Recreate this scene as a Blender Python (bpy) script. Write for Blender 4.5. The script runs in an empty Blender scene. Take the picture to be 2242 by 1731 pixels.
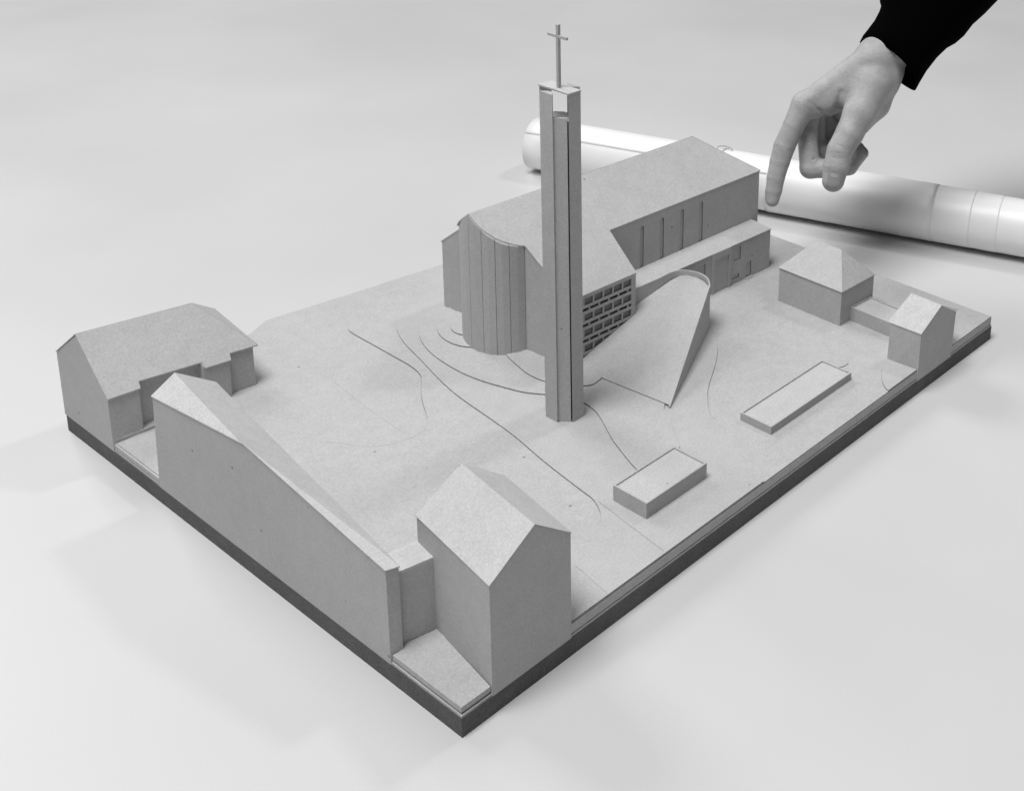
import bpy, bmesh, math, random
import numpy as np
from mathutils import Vector, Matrix

random.seed(4)
S = 0.01                      # every length below is written in centimetres
sc = bpy.context.scene
C = sc.collection

# ------------------------------------------------------------------ camera
CAM = (-36.1477, -48.1989, 58.2347)
RX = Vector((0.593292, -0.803286, 0.0523045))          # image right
RY = Vector((0.208898, 0.216387, 0.953697))            # image up
RZ = Vector((-0.777410, -0.554895, 0.296185))          # towards the camera
cd = bpy.data.cameras.new('camera'); cam = bpy.data.objects.new('camera', cd); C.objects.link(cam)
m = Matrix((RX, RY, RZ)).transposed().to_4x4()
m.translation = Vector(CAM) * S
cam.matrix_world = m
cd.sensor_fit = 'HORIZONTAL'; cd.sensor_width = 36.0
cd.lens = 36.0 * 2815.18 / 2242.0
cd.shift_x = (1121.0 - 1805.77) / 2242.0
cd.shift_y = (148.35 - 865.5) / 2242.0
cd.clip_start = 0.01; cd.clip_end = 60.0
sc.camera = cam

# ------------------------------------------------------------------ room light
w = bpy.data.worlds.new('World'); sc.world = w; w.use_nodes = True
bg = w.node_tree.nodes['Background']
bg.inputs[0].default_value = (1, 1, 1, 1); bg.inputs[1].default_value = 0.09

def lamp(name, loc, target, size, power, size_y=None):
    l = bpy.data.lights.new(name, 'AREA'); l.energy = power; l.size = size * S
    if size_y: l.shape = 'RECTANGLE'; l.size_y = size_y * S
    o = bpy.data.objects.new(name, l); C.objects.link(o)
    o.location = Vector(loc) * S
    d = Vector(target) - Vector(loc)
    o.rotation_euler = d.to_track_quat('-Z', 'Y').to_euler()
    return o
lamp('ceiling_lamp', (230, -5, 290), (30, 20, 0), 32, 18.0)
lamp('ceiling_lamp', (-100, 15, 390), (30, 40, 0), 160, 146.0)
lamp('ceiling_lamp', (40, 430, 340), (45, 95, 0), 170, 85.0)
lamp('window_light', (-260, 90, 120), (10, 30, 5), 150, 1.5)

sc.view_settings.view_transform = 'Standard'
sc.view_settings.look = 'None'
sc.view_settings.exposure = 0.05
sc.view_settings.gamma = 1.0

# ------------------------------------------------------------------ materials
def newmat(name):
    m = bpy.data.materials.new(name); m.use_nodes = True
    nt = m.node_tree; b = nt.nodes['Principled BSDF']
    return m, nt, b
def grey(v): return (v, v, v, 1)
def noise(nt, scale, detail=3, rough=.6, vec=None):
    n = nt.nodes.new('ShaderNodeTexNoise'); n.inputs['Scale'].default_value = scale
    n.inputs['Detail'].default_value = detail; n.inputs['Roughness'].default_value = rough
    if vec: nt.links.new(vec, n.inputs['Vector'])
    return n
def maprange(nt, src, a, b, c, d):
    n = nt.nodes.new('ShaderNodeMapRange'); n.inputs['From Min'].default_value = a; n.inputs['From Max'].default_value = b
    n.inputs['To Min'].default_value = c; n.inputs['To Max'].default_value = d; nt.links.new(src, n.inputs['Value']); return n.outputs[0]
def math_(nt, op, a, b=None):
    n = nt.nodes.new('ShaderNodeMath'); n.operation = op
    for i, v in enumerate((a, b)):
        if v is None: continue
        if isinstance(v, (int, float)): n.inputs[i].default_value = v
        else: nt.links.new(v, n.inputs[i])
    return n.outputs[0]
def tocol(nt, src, b, slot='Base Color'):
    n = nt.nodes.new('ShaderNodeCombineColor')
    for i in range(3): nt.links.new(src, n.inputs[i])
    nt.links.new(n.outputs[0], b.inputs[slot])

def card(name, base, amp=.09, specks=True, streak=.0):
    m, nt, b = newmat(name)
    tc = nt.nodes.new('ShaderNodeTexCoord'); geo = nt.nodes.new('ShaderNodeNewGeometry')
    v = geo.outputs['Position']
    f = noise(nt, 620, 3, .65, v)                 # paper fibre, about 1.5 mm
    g = noise(nt, 95, 3, .6, v)                   # soft mottling
    h = noise(nt, 12, 2, .5, v)
    x = maprange(nt, f.outputs['Fac'], .3, .7, -amp, amp)
    y = maprange(nt, g.outputs['Fac'], .3, .7, -amp * .35, amp * .35)
    z = maprange(nt, h.outputs['Fac'], .3, .7, -amp * .3, amp * .3)
    t = math_(nt, 'ADD', math_(nt, 'ADD', x, y), z)
    t = math_(nt, 'ADD', t, 1.0)
    col = math_(nt, 'MULTIPLY', t, base)
    if specks:
        vo = nt.nodes.new('ShaderNodeTexVoronoi'); vo.inputs['Scale'].default_value = 62; nt.links.new(v, vo.inputs['Vector'])
        rare = nt.nodes.new('ShaderNodeSeparateColor'); nt.links.new(vo.outputs['Color'], rare.inputs[0])
        a = maprange(nt, vo.outputs['Distance'], .05, .085, 1, 0)
        r = maprange(nt, rare.outputs[0], .84, .87, 0, 1)
        k = math_(nt, 'MULTIPLY', a, r)
        k = math_(nt, 'SUBTRACT', 1.0, math_(nt, 'MULTIPLY', k, .5))
        col = math_(nt, 'MULTIPLY', col, k)
    tocol(nt, col, b)
    b.inputs['Roughness'].default_value = .8
    b.inputs['Specular IOR Level'].default_value = .25
    bp = nt.nodes.new('ShaderNodeBump'); bp.inputs['Strength'].default_value = .35; bp.inputs['Distance'].default_value = .0003
    nt.links.new(f.outputs['Fac'], bp.inputs['Height']); nt.links.new(bp.outputs[0], b.inputs['Normal'])
    return m
M_CARD = card('grey_card', .46, .105)
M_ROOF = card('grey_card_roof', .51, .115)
M_EDGE = card('card_cut_edge', .40, .05, False)
M_SLAB = card('dark_board', .115, .3, False)
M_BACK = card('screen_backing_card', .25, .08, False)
M_BURN_SHADE = card('scorched_shaded_edge', .17, .05, False)  # scorch, plus shade put into the edges of openings and deck
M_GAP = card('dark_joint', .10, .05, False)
M_LIT_SLOPE = card('lit_slope_card', .55, .14, True)  # paler roof card for left slopes; light falling there put into its colour

def plain(name, v, rough=.6, spec=.4):
    m, nt, b = newmat(name); b.inputs['Base Color'].default_value = grey(v)
    b.inputs['Roughness'].default_value = rough; b.inputs['Specular IOR Level'].default_value = spec
    return m, nt, b

def table_mat():
    m, nt, b = newmat('table_laminate')
    geo = nt.nodes.new('ShaderNodeNewGeometry')
    a = noise(nt, 900, 2, .5, geo.outputs['Position']); c = noise(nt, 3.0, 3, .5, geo.outputs['Position'])
    x = maprange(nt, a.outputs['Fac'], .3, .7, .985, 1.015); y = maprange(nt, c.outputs['Fac'], .3, .7, .965, 1.035)
    tocol(nt, math_(nt, 'MULTIPLY', math_(nt, 'MULTIPLY', x, y), .59), b)
    b.inputs['Roughness'].default_value = .22
    rr = maprange(nt, c.outputs['Fac'], .3, .7, .36, .44); nt.links.new(rr, b.inputs['Roughness'])
    b.inputs['Specular IOR Level'].default_value = .3
    bp = nt.nodes.new('ShaderNodeBump'); bp.inputs['Strength'].default_value = .05; bp.inputs['Distance'].default_value = .002
    n2 = noise(nt, 14, 2, .5, geo.outputs['Position'])
    nt.links.new(n2.outputs['Fac'], bp.inputs['Height']); nt.links.new(bp.outputs[0], b.inputs['Normal'])
    return m
M_TABLE = table_mat()

def paper_mat():
    m, nt, b = newmat('roll_paper')
    tc = nt.nodes.new('ShaderNodeTexCoord')
    mp = nt.nodes.new('ShaderNodeMapping'); mp.inputs['Scale'].default_value = (1, 1, 1)
    nt.links.new(tc.outputs['Object'], mp.inputs['Vector'])
    a = noise(nt, 22, 3, .5, mp.outputs[0])
    x = maprange(nt, a.outputs['Fac'], .3, .7, .97, 1.02)
    tocol(nt, math_(nt, 'MULTIPLY', x, .86), b)
    b.inputs['Roughness'].default_value = .42; b.inputs['Specular IOR Level'].default_value = .5
    bp = nt.nodes.new('ShaderNodeBump'); bp.inputs['Strength'].default_value = .2; bp.inputs['Distance'].default_value = .003
    mp2 = nt.nodes.new('ShaderNodeMapping'); mp2.inputs['Scale'].default_value = (1, 1, .22)
    nt.links.new(tc.outputs['Object'], mp2.inputs['Vector'])
    n2 = noise(nt, 26, 2, .5, mp2.outputs[0])
    nt.links.new(n2.outputs['Fac'], bp.inputs['Height']); nt.links.new(bp.outputs[0], b.inputs['Normal'])
    return m
M_PAPER = paper_mat()

def skin_mat():
    m, nt, b = newmat('skin')
    tc = nt.nodes.new('ShaderNodeTexCoord')
    a = noise(nt, 60, 4, .6, tc.outputs['Object']); c = noise(nt, 420, 3, .6, tc.outputs['Object'])
    x = maprange(nt, a.outputs['Fac'], .3, .7, .85, 1.13); y = maprange(nt, c.outputs['Fac'], .3, .7, .95, 1.05)
    tocol(nt, math_(nt, 'MULTIPLY', math_(nt, 'MULTIPLY', x, y), .40), b)
    b.inputs['Roughness'].default_value = .5; b.inputs['Specular IOR Level'].default_value = .4
    b.inputs['Subsurface Weight'].default_value = .03
    b.inputs['Subsurface Radius'].default_value = (.004, .004, .004)
    b.inputs['Subsurface Scale'].default_value = 1.0
    bp = nt.nodes.new('ShaderNodeBump'); bp.inputs['Strength'].default_value = .6; bp.inputs['Distance'].default_value = .0011
    mp2 = nt.nodes.new('ShaderNodeMapping'); mp2.inputs['Scale'].default_value = (1.0, 1.6, 1)
    nt.links.new(tc.outputs['Object'], mp2.inputs['Vector'])
    n2 = noise(nt, 240, 5, .7, mp2.outputs[0])
    nt.links.new(n2.outputs['Fac'], bp.inputs['Height']); nt.links.new(bp.outputs[0], b.inputs['Normal'])
    return m
M_SKIN = skin_mat()
M_NAIL = plain('fingernail', .33, .28, .5)[0]
M_LUN = plain('nail_moon', .46, .3, .5)[0]
M_CLOTH, _nt, _b = plain('black_cloth', .0012, .95, .02)
M_BAND = plain('rubber_band', .45, .6)[0]

# ------------------------------------------------------------------ builders
ORG = {}
def thing(name, label, cat, loc, group=None):
    o = bpy.data.objects.new(name, None); C.objects.link(o)
    o.location = Vector(loc) * S; o.empty_display_size = .01
    o['label'] = label; o['category'] = cat
    if group: o['group'] = group
    ORG[o.name] = Vector(loc)
    return o
def mesh(name, V, F, mat, parent=None, smooth=False, label=None):
    org = ORG[parent.name] if parent else Vector((0, 0, 0))
    me = bpy.data.meshes.new(name)
    me.from_pydata([(Vector(v) - org) * S for v in V], [], F)
    bm = bmesh.new(); bm.from_mesh(me); bmesh.ops.recalc_face_normals(bm, faces=bm.faces); bm.to_mesh(me); bm.free()
    if smooth:
        for p in me.polygons: p.use_smooth = True
    me.materials.append(mat)
    o = bpy.data.objects.new(name, me); C.objects.link(o)
    if parent: o.parent = parent
    ORG[o.name] = org
    if label: o['label'] = label
    return o
class MB:
    def __init__(s): s.V = []; s.F = []
    def add(s, V, F):
        k = len(s.V); s.V += [tuple(v) for v in V]; s.F += [tuple(i + k for i in f) for f in F]; return s
    def prism(s, poly, z0, z1):
        n = len(poly); f0 = z0 if callable(z0) else (lambda x, y: z0); f1 = z1 if callable(z1) else (lambda x, y: z1)
        V = [(x, y, f0(x, y)) for x, y in poly] + [(x, y, f1(x, y)) for x, y in poly]
        F = [tuple(range(n - 1, -1, -1)), tuple(range(n, 2 * n))] + [(i, (i + 1) % n, n + (i + 1) % n, n + i) for i in range(n)]
        return s.add(V, F)
    def slab(s, pts, t=.12, d=(0, 0, -1)):
        n = len(pts); d = Vector(d)
        V = [tuple(p) for p in pts] + [tuple(Vector(p) + d * t) for p in pts]
        F = [tuple(range(n)), tuple(range(2 * n - 1, n - 1, -1))] + [(i, n + i, n + (i + 1) % n, (i + 1) % n) for i in range(n)]
        return s.add(V, F)
    def box(s, x0, x1, y0, y1, z0, z1): return s.prism([(x0, y0), (x1, y0), (x1, y1), (x0, y1)], z0, z1)
    def ring(s, outer, inner, z0, z1):
        n = len(outer)
        V = [(x, y, z0) for x, y in outer] + [(x, y, z1) for x, y in outer] + [(x, y, z0) for x, y in inner] + [(x, y, z1) for x, y in inner]
        F = []
        for i in range(n):
            j = (i + 1) % n
            F += [(i, j, n + j, n + i), (n + i, n + j, 3 * n + j, 3 * n + i), (3 * n + i, 3 * n + j, 2 * n + j, 2 * n + i), (2 * n + i, 2 * n + j, j, i)]
        return s.add(V, F)
    def build(s, name, mat, parent=None, smooth=False, label=None, edge=None):
        o = mesh(name, s.V, s.F, mat, parent, smooth, label)
        if edge:                                   # laser-scorched upright edges
            o.data.materials.append(edge)
            for p in o.data.polygons:
                if abs(p.normal.z) < .3: p.material_index = 1
        return o

def offset_poly(poly, d):
    """inset (d>0) a convex or mildly concave polygon given counter-clockwise"""
    n = len(poly); out = []
    A = sum(poly[i][0] * poly[(i + 1) % n][1] - poly[(i + 1) % n][0] * poly[i][1] for i in range(n))
    sg = 1 if A > 0 else -1
    for i in range(n):
        p0, p1, p2 = Vector(poly[i - 1]), Vector(poly[i]), Vector(poly[(i + 1) % n])
        a = (p1 - p0).normalized(); b = (p2 - p1).normalized()
        na = Vector((-a.y, a.x)) * sg; nb = Vector((-b.y, b.x)) * sg
        k = (na + nb); k = k / max(.2, k.dot(na))
        out.append(tuple(p1 + k * d))
    return out

def wall_sheet(name, origin, dirv, outer, holes, t, mat, parent, label=None):
    """upright card sheet with openings. (s, z) polygons on the plane through origin along dirv; outward = right-hand side"""
    d = Vector((dirv[0], dirv[1])).normalized(); nrm = Vector((d.y, -d.x))
    bm = bmesh.new()
    P = lambda s_, z_, dep=0: Vector((origin[0] + d.x * s_ - nrm.x * dep, origin[1] + d.y * s_ - nrm.y * dep, z_))
    edges = []; loops = []
    for lp in [outer] + holes:
        vs = [bm.verts.new(P(*q)) for q in lp]; loops.append(vs)
        for i in range(len(vs)): edges.append(bm.edges.new((vs[i], vs[(i + 1) % len(vs)])))
    bmesh.ops.triangle_fill(bm, edges=edges, use_beauty=True, use_dissolve=False)
    for k, lp in enumerate([outer] + holes):
        vs = loops[k]; bk = [bm.verts.new(P(q[0], q[1], t)) for q in lp]
        for i in range(len(vs)):
            j = (i + 1) % len(vs); bm.faces.new((vs[i], vs[j], bk[j], bk[i]))
    org = ORG[parent.name]
    for v in bm.verts: v.co = (v.co - org) * S
    bmesh.ops.recalc_face_normals(bm, faces=bm.faces)
    nv = Vector((nrm.x, nrm.y, 0))
    for f in bm.faces:
        if abs(f.normal.dot(nv)) < .5: f.material_index = 1  # dark cut edge; also deepens the recess shading by colour
    me = bpy.data.meshes.new(name); bm.to_mesh(me); bm.free(); me.materials.append(mat); me.materials.append(M_BURN_SHADE)
    o = bpy.data.objects.new(name, me); C.objects.link(o); o.parent = parent; ORG[o.name] = org
    if label: o['label'] = label
    return o, P

def struct(o): o['kind'] = 'structure'; return o

# ------------------------------------------------------------------ table
struct(MB().box(-220, 420, -160, 420, -3, 0).build('table', M_TABLE))

# ------------------------------------------------------------------ site board and terrain sheets
H0, TB, T = 1.32, 2.22, 2.32
L1, L2, L3, L4 = 2.42, 2.52, 2.62, 2.72
board = thing('site_board', 'rectangular grey terrain board with thin stepped contour sheets, under all the model buildings', 'terrain board', (30, 22, 0))
out = [(0, 0), (60, 0), (60, 41.2), (16.9, 47.2), (14.7, 46.1), (0, 46.3)]
MB().prism(out, 0, H0).build('base_slab', M_SLAB, board)
MB().prism(offset_poly(out, .04), H0, 1.47).build('lower_sheet', M_CARD, board)
MB().prism(offset_poly(out, .22), 1.47, 1.56).build('shadow_joint', M_GAP, board)
main = [(8.25, .06), (59.93, .06), (59.93, 41.13), (16.88, 47.12), (14.72, 46.02), (.06, 46.24), (.06, 39.0), (3.4, 38.7), (3.4, 31.0), (.5, 31.0), (.8, 6.7), (3.15, 6.2), (2.25, .06)]
MB().prism(main, 1.56, TB).build('ground_sheet', M_CARD, board)
MB().prism([(.06, 31.0), (3.38, 31.0), (3.38, 38.9), (.06, 39.0)], 1.56, 1.88).build('low_yard', M_CARD, board)
MB().prism([(.2, 31.1), (3.38, 31.1), (3.38, 38.9), (.2, 38.9)], 1.88, 1.97).build('low_yard', M_CARD, board)

def smooth_line(pts, k=4):
    out_ = []
    P = [Vector(p) for p in pts]
    for i in range(len(P) - 1):
        p0 = P[max(i - 1, 0)]; p1 = P[i]; p2 = P[i + 1]; p3 = P[min(i + 2, len(P) - 1)]
        for j in range(k):
            t = j / k
            out_.append(tuple(.5 * ((2 * p1) + (-p0 + p2) * t + (2 * p0 - 5 * p1 + 4 * p2 - p3) * t * t + (-p0 + 3 * p1 - 3 * p2 + p3) * t ** 3)))
    out_.append(tuple(P[-1])); return out_
C1 = smooth_line([(22.77, 42.74), (21.48, 41.96), (20.67, 41.04), (20.28, 40.01), (20.25, 37.33), (20.23, 34.73), (20.2, 31.9), (19.96, 30.4), (19.5, 29.4), (18.36, 27.95), (17.46, 26.52), (16.8, 25.3), (16.2, 24.3), (15.5, 23.6), (14.78, 23.34), (13.2, 23.43), (11.35, 24.59), (9.67, 27.49), (7.33, 30.1), (3.3, 31.2)])
back1 = [(27.2, 45.6), (24.5, 44.2)]
MB().prism([(.55, 30.5), (.85, 6.75), (3.2, 6.2), (2.3, .08), (59.9, .08), (59.9, 41.1)] + back1 + C1, TB, T).build('contour_sheet', M_CARD, board, edge=M_BURN_SHADE)
C2 = smooth_line([(28.5, 41.2), (26.08, 40.17), (24.95, 39.69), (24.0, 38.88), (22.93, 37.27), (22.05, 35.21), (21.25, 31.95), (20.31, 28.2), (19.76, 25.28), (19.5, 22.7), (19.2, 19.5), (18.9, 17.2), (18.25, 13.57), (17.69, 9.49), (17.5, 7.96), (17.08, 6.87), (16.43, 5.95), (15.32, 5.07), (13.4, 4.3), (8.4, 3.4)])
C2R = smooth_line([(26.9, .3), (27.5, 2.54), (29.22, 6.12), (30.26, 8.04), (31.64, 9.69), (33.48, 11.31), (36.38, 13.13), (38.39, 14.56), (39.61, 15.76), (40.76, 17.54)])
MB().prism(C2 + [(8.3, .1), (26.8, .1)] + C2R + [(42.5, 21.5), (46.5, 23.4), (50, 41.7), (31, 44.3)], T, L1).build('contour_sheet', M_CARD, board, edge=M_BURN_SHADE)
C3 = smooth_line([(28.5, 38.9), (26.55, 37.83), (25.24, 37.02), (24.21, 35.96), (23.28, 34.64), (22.5, 32.64), (22.1, 30.26), (22.03, 27.61), (22.3, 25.42), (22.8, 23.45), (23.4, 21.6), (24.3, 20.1), (25.1, 18.3), (25.38, 16.94), (25.1, 15.4), (24.4, 13.9), (23.37, 11.95), (22.64, 10.18), (21.87, 8.06), (21.5, 6.2)])
MB().prism(C3 + [(24.0, 6.0), (25.95, 7.49), (27.04, 9.08), (28.16, 10.56), (28.8, 11.78), (33, 15), (38, 19), (38, 24), (33, 34), (32, 40)], L1, L2).build('contour_sheet', M_CARD, board, edge=M_BURN_SHADE)
C4 = smooth_line([(28.6, 37.2), (27.2, 36.7), (26.12, 35.97), (25.33, 35.06), (24.58, 33.74), (24.33, 32.1), (24.7, 30.6), (25.6, 29.4)])
C4b = smooth_line([(26.3, 27.4), (26.0, 26.8), (25.68, 25.48), (25.27, 23.38), (25.42, 21.48), (26.1, 19.9), (27.03, 18.75), (27.65, 18.37), (28.46, 18.49)])
MB().prism(C4 + C4b + [(31, 19), (33, 24), (32, 37)], L2, L3).build('contour_sheet', M_CARD, board, edge=M_BURN_SHADE)
MB().prism(smooth_line([(28.4, 36.0), (27.0, 35.2), (26.02, 34.13), (25.6, 33.24), (25.7, 32.25), (26.6, 31.6)]) + [(30, 31.6), (30, 36)], L3, L4).build('contour_sheet', M_CARD, board, edge=M_BURN_SHADE)
patch = smooth_line([(47.6, 3.1), (46.59, 3.0), (45.76, 2.64), (44.77, 2.04), (43.63, 1.15), (43.09, .5), (42.9, .1)])
MB().prism(patch + [(47.6, .1)], T, L1).build('contour_sheet', M_CARD, board, edge=M_BURN_SHADE)
MB().prism(smooth_line([(42.4, 6.6), (43.0, 5.6), (43.39, 5.17), (43.84, 5.07), (44.27, 5.13), (44.6, 5.5)]) + [(43.6, 6.3)], T, T + .07).build('contour_sheet', M_CARD, board, edge=M_BURN_SHADE)
# corner terrace block beside the near house
MB().prism([(.08, .12), (2.12, .1), (3.08, 6.15), (.95, 6.62), (.82, 6.3), (.1, 6.33)], 1.62, 1.98).build('corner_terrace', M_CARD, board)
MB().prism([(.16, .2), (2.0, .2), (2.9, 6.0), (.16, 6.2)], 1.47, 1.62).build('corner_terrace', M_EDGE, board)
# scored joint lines of the ground sheet, plus dark lines added along contour steps
def ground_line(pts, z, wdt=.035):
    mb = MB()
    for a, b in zip(pts[:-1], pts[1:]):
        a = Vector(a); b = Vector(b); n = (b - a).normalized(); n = Vector((-n.y, n.x)) * wdt
        mb.prism([tuple(a - n), tuple(b - n), tuple(b + n), tuple(a + n)], z - .02, z + .006)
    return mb
M_LINE = card('joint_step_line', .33, .1, False)
ground_line([(17.5, 7.3), (17.1, 4.3), (16.6, .3)], L1).build('joint_step_line', M_LINE, board)
ground_line([(14.9, 34.3), (14.28, 28.8), (14.1, 24.2)], TB, .009).build('joint_step_line', M_LINE, board)
ground_line(C1[C1.index((14.78, 23.34)):-8] if (14.78, 23.34) in C1 else C1[-24:-8], T, .012).build('joint_step_line', M_LINE, board)  # added dark line standing in for the tone change at the hidden step
ground_line(C1[20:44], TB, .05).build('joint_step_line', M_LINE, board)  # added dark strip at the riser foot, strengthening the step's shade line
ground_line(C2R[1:], T, .03).build('joint_step_line', M_LINE, board)  # added dark line so the step facing away still reads
ground_line(smooth_line([(28.8, 11.78), (28.16, 10.56), (27.04, 9.08), (25.95, 7.49)]), L1, .014).build('joint_step_line', M_LINE, board)  # likewise added, along the far side of the upper sheet
ground_line([(11.9, 3.6), (11.4, .2)], L1, .02).build('joint_step_line', M_LINE, board)

# ------------------------------------------------------------------ long wedge building on the left front edge
b = thing('long_building', 'long wedge shaped building on the front left board edge with a pale triangular roof face', 'building', (1.5, 18, H0))
zr, ze = 9.93, 7.72
F0, F1, F2, A_ = (0, 32.16, 8.63), (0, 20.77, 9.91), (0, 6.4, 7.85), (1.48, 31.73, 9.91)
B_ = (4.75, 31.3, 7.7); E_ = (.78, 6.3, 7.72)
B_ = (4.25, 31.8, 7.88)
MB().add([F0, F1, F2, (0, 32.6, H0), (0, 6.4, H0), A_, B_, E_, (4.25, 31.8, H0), (.8, 6.3, H0)],
         [(3, 0, 1, 2, 4), (0, 5, 1), (5, 6, 7, 1), (1, 7, 2), (4, 2, 7, 9), (9, 7, 6, 8), (3, 8, 6, 5, 0), (3, 4, 9, 8)]).build('wall', M_CARD, b)
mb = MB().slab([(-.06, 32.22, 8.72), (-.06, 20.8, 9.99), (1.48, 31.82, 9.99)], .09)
mb.build('roof_face', M_LIT_SLOPE, b, label='pale triangular roof face')
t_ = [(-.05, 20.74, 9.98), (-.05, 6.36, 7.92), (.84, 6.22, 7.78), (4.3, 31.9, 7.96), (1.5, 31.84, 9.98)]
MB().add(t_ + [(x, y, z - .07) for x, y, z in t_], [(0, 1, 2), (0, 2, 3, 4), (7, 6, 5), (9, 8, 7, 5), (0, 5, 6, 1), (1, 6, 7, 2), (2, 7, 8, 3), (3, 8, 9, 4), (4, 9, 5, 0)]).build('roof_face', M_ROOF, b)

# connecting block
b = thing('connecting_block', 'narrow flat topped block squeezed between the long building and the near gabled house', 'building', (2, 7.2, H0))
lp = [(.84, 6.67), (3.14, 6.17), (3.46, 8.17), (1.21, 8.55)]
MB().prism(lp, H0, 6.95).build('wall', M_CARD, b)
MB().prism(offset_poly(lp, .02), 6.95, 7.05).build('roof', M_ROOF, b)

# near gabled house
b = thing('gabled_house', 'gabled house at the near corner, its gable wall flush with the right front edge', 'house', (5.3, 3.5, H0))
zE, zA = 8.85, 10.95
n0, n1, n2, n3 = (2.15, 0), (8.18, 0), (9.3, 7.2), (3.38, 8.03)
MB().add([(n0[0], -.02, H0), (n1[0], -.02, H0), (*n2, H0), (*n3, H0), (n0[0], -.02, zE), (n1[0], -.02, zE), (*n2, zE), (*n3, zE), (5.45, -.02, zA), (6.5, 7.67, zA)],
         [(0, 1, 5, 8, 4), (1, 2, 6, 5), (2, 3, 7, 9, 6), (3, 0, 4, 7), (4, 8, 9, 7), (8, 5, 6, 9), (0, 3, 2, 1)]).build('wall', M_CARD, b)
MB().slab([(2.12, -.05, 8.9), (5.45, -.05, 11.04), (6.5, 7.72, 11.04), (3.33, 8.08, 8.9)], .06).build('roof_slope', M_ROOF, b)
MB().slab([(5.46, -.05, 11.04), (8.24, -.05, 8.86), (9.37, 7.22, 8.86), (6.51, 7.72, 11.04)], .06).build('roof_slope', M_ROOF, b)

# left house
b = thing('eaves_house', 'big house on the left corner of the board with a stepped eave line', 'house', (5.5, 42, H0))
rp = lambda x, y: 9.49 + ((y - 42.82) * .70 + x * .05) / .71 * 1.0
body = [(0, 46.5), (0, 39.02), (2.16, 38.9), (2.32, 39.5), (6.7, 39.15), (6.72, 38.42), (8.66, 38.22), (8.75, 38.62), (10.7, 38.4), (11.5, 46.2)]
# front half under the front slope, back half under the back slope
ridge = [(0, 42.82, 9.45), (8.1, 41.92, 9.08)]
frontpoly = [(0, 42.8), (0, 39.02), (2.16, 38.9), (2.32, 39.5), (6.7, 39.15), (6.72, 38.42), (8.66, 38.22), (8.75, 38.62), (10.7, 38.4), (8.1, 41.9)]
zf = lambda x, y: 9.49 + ((y - 42.82) * .70 + x * .05) / .712 - .12
MB().prism(frontpoly, H0, zf).build('wall', M_CARD, b)
zb = lambda x, y: 9.49 - (y - 42.82) * (9.49 - 6.7) / 3.68 - .12 + min(0, (8.1 - x)) * .9
MB().add([(0, 42.8, H0), (8.1, 41.9, H0), (10.7, 38.4, H0), (11.4, 45.9, H0), (0, 46.5, H0),
          (0, 42.8, 9.36), (8.1, 41.9, 8.95), (10.7, 38.4, 5.6), (11.4, 45.9, 5.5), (0, 46.5, 6.6)],
         [(0, 1, 6, 5), (1, 2, 7, 6), (2, 3, 8, 7), (3, 4, 9, 8), (4, 0, 5, 9), (5, 6, 8, 9), (6, 7, 8), (4, 3, 2, 1, 0)]).build('wall', M_CARD, b)
MB().slab([(-.04, 42.82, 9.49), (-.04, 38.94, 5.68), (2.23, 38.77, 5.65), (2.32, 39.16, 6.03), (6.79, 38.66, 5.83), (6.81, 38.3, 5.46), (8.75, 38.08, 5.4), (8.86, 38.46, 5.77), (11.03, 38.22, 5.68), (8.1, 41.92, 9.12)], .1).build('roof_slope', M_ROOF, b)
MB().slab([(8.11, 41.94, 9.12), (11.04, 38.24, 5.69), (11.9, 46.0, 5.69)], .06).build('roof_hip', M_ROOF, b)
MB().slab([(-.04, 42.84, 9.49), (8.1, 41.95, 9.12), (11.88, 46.05, 5.69), (-.04, 46.55, 6.67)], .06).build('roof_slope', M_ROOF, b)

# hip roofed house
b = thing('hip_roof_house', 'square house with a hipped roof to the right of the church', 'house', (51.5, 13, T))
MB().prism([(49.05, 9.44), (53.85, 9.25), (53.9, 16.4), (49.12, 16.5)], T, 5.68).build('wall', M_CARD, b)
e = [(48.98, 9.36, 5.72), (53.93, 9.17, 5.72), (53.97, 16.5, 5.72), (49.05, 16.6, 5.72)]
r0, r1 = (51.5, 11.4, 8.32), (51.5, 14.2, 8.32)
V = e + [(x, y, 5.64) for x, y, z in e]
for nm, q in (('roof_slope', [e[3], e[0], r0, r1]), ('roof_slope', [e[0], e[1], r0]), ('roof_slope', [e[1], e[2], r1, r0]), ('roof_slope', [e[2], e[3], r1])):
    MB().slab(q, .07).build(nm, M_ROOF, b)

# low link building
def rimmed_box(name, label, cat, poly, z0, z1, rim=.13, drop=.1, group=None):
    cx = sum(p[0] for p in poly) / len(poly); cy = sum(p[1] for p in poly) / len(poly)
    b = thing(name, label, cat, (cx, cy, z0), group)
    inner = offset_poly(poly, rim)
    MB().ring(poly, inner, z0, z1).build('wall', M_CARD, b)
    MB().prism(offset_poly(poly, rim + .015), z0, z1 - drop).build('roof', M_ROOF, b)
    return b
rimmed_box('low_annex', 'low flat roofed annex joining the hip roof house to the small end house', 'building', [(50.35, 3.1), (53.1, 3.1), (53.35, 9.2), (50.55, 9.4)], T, 3.68)

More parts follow.
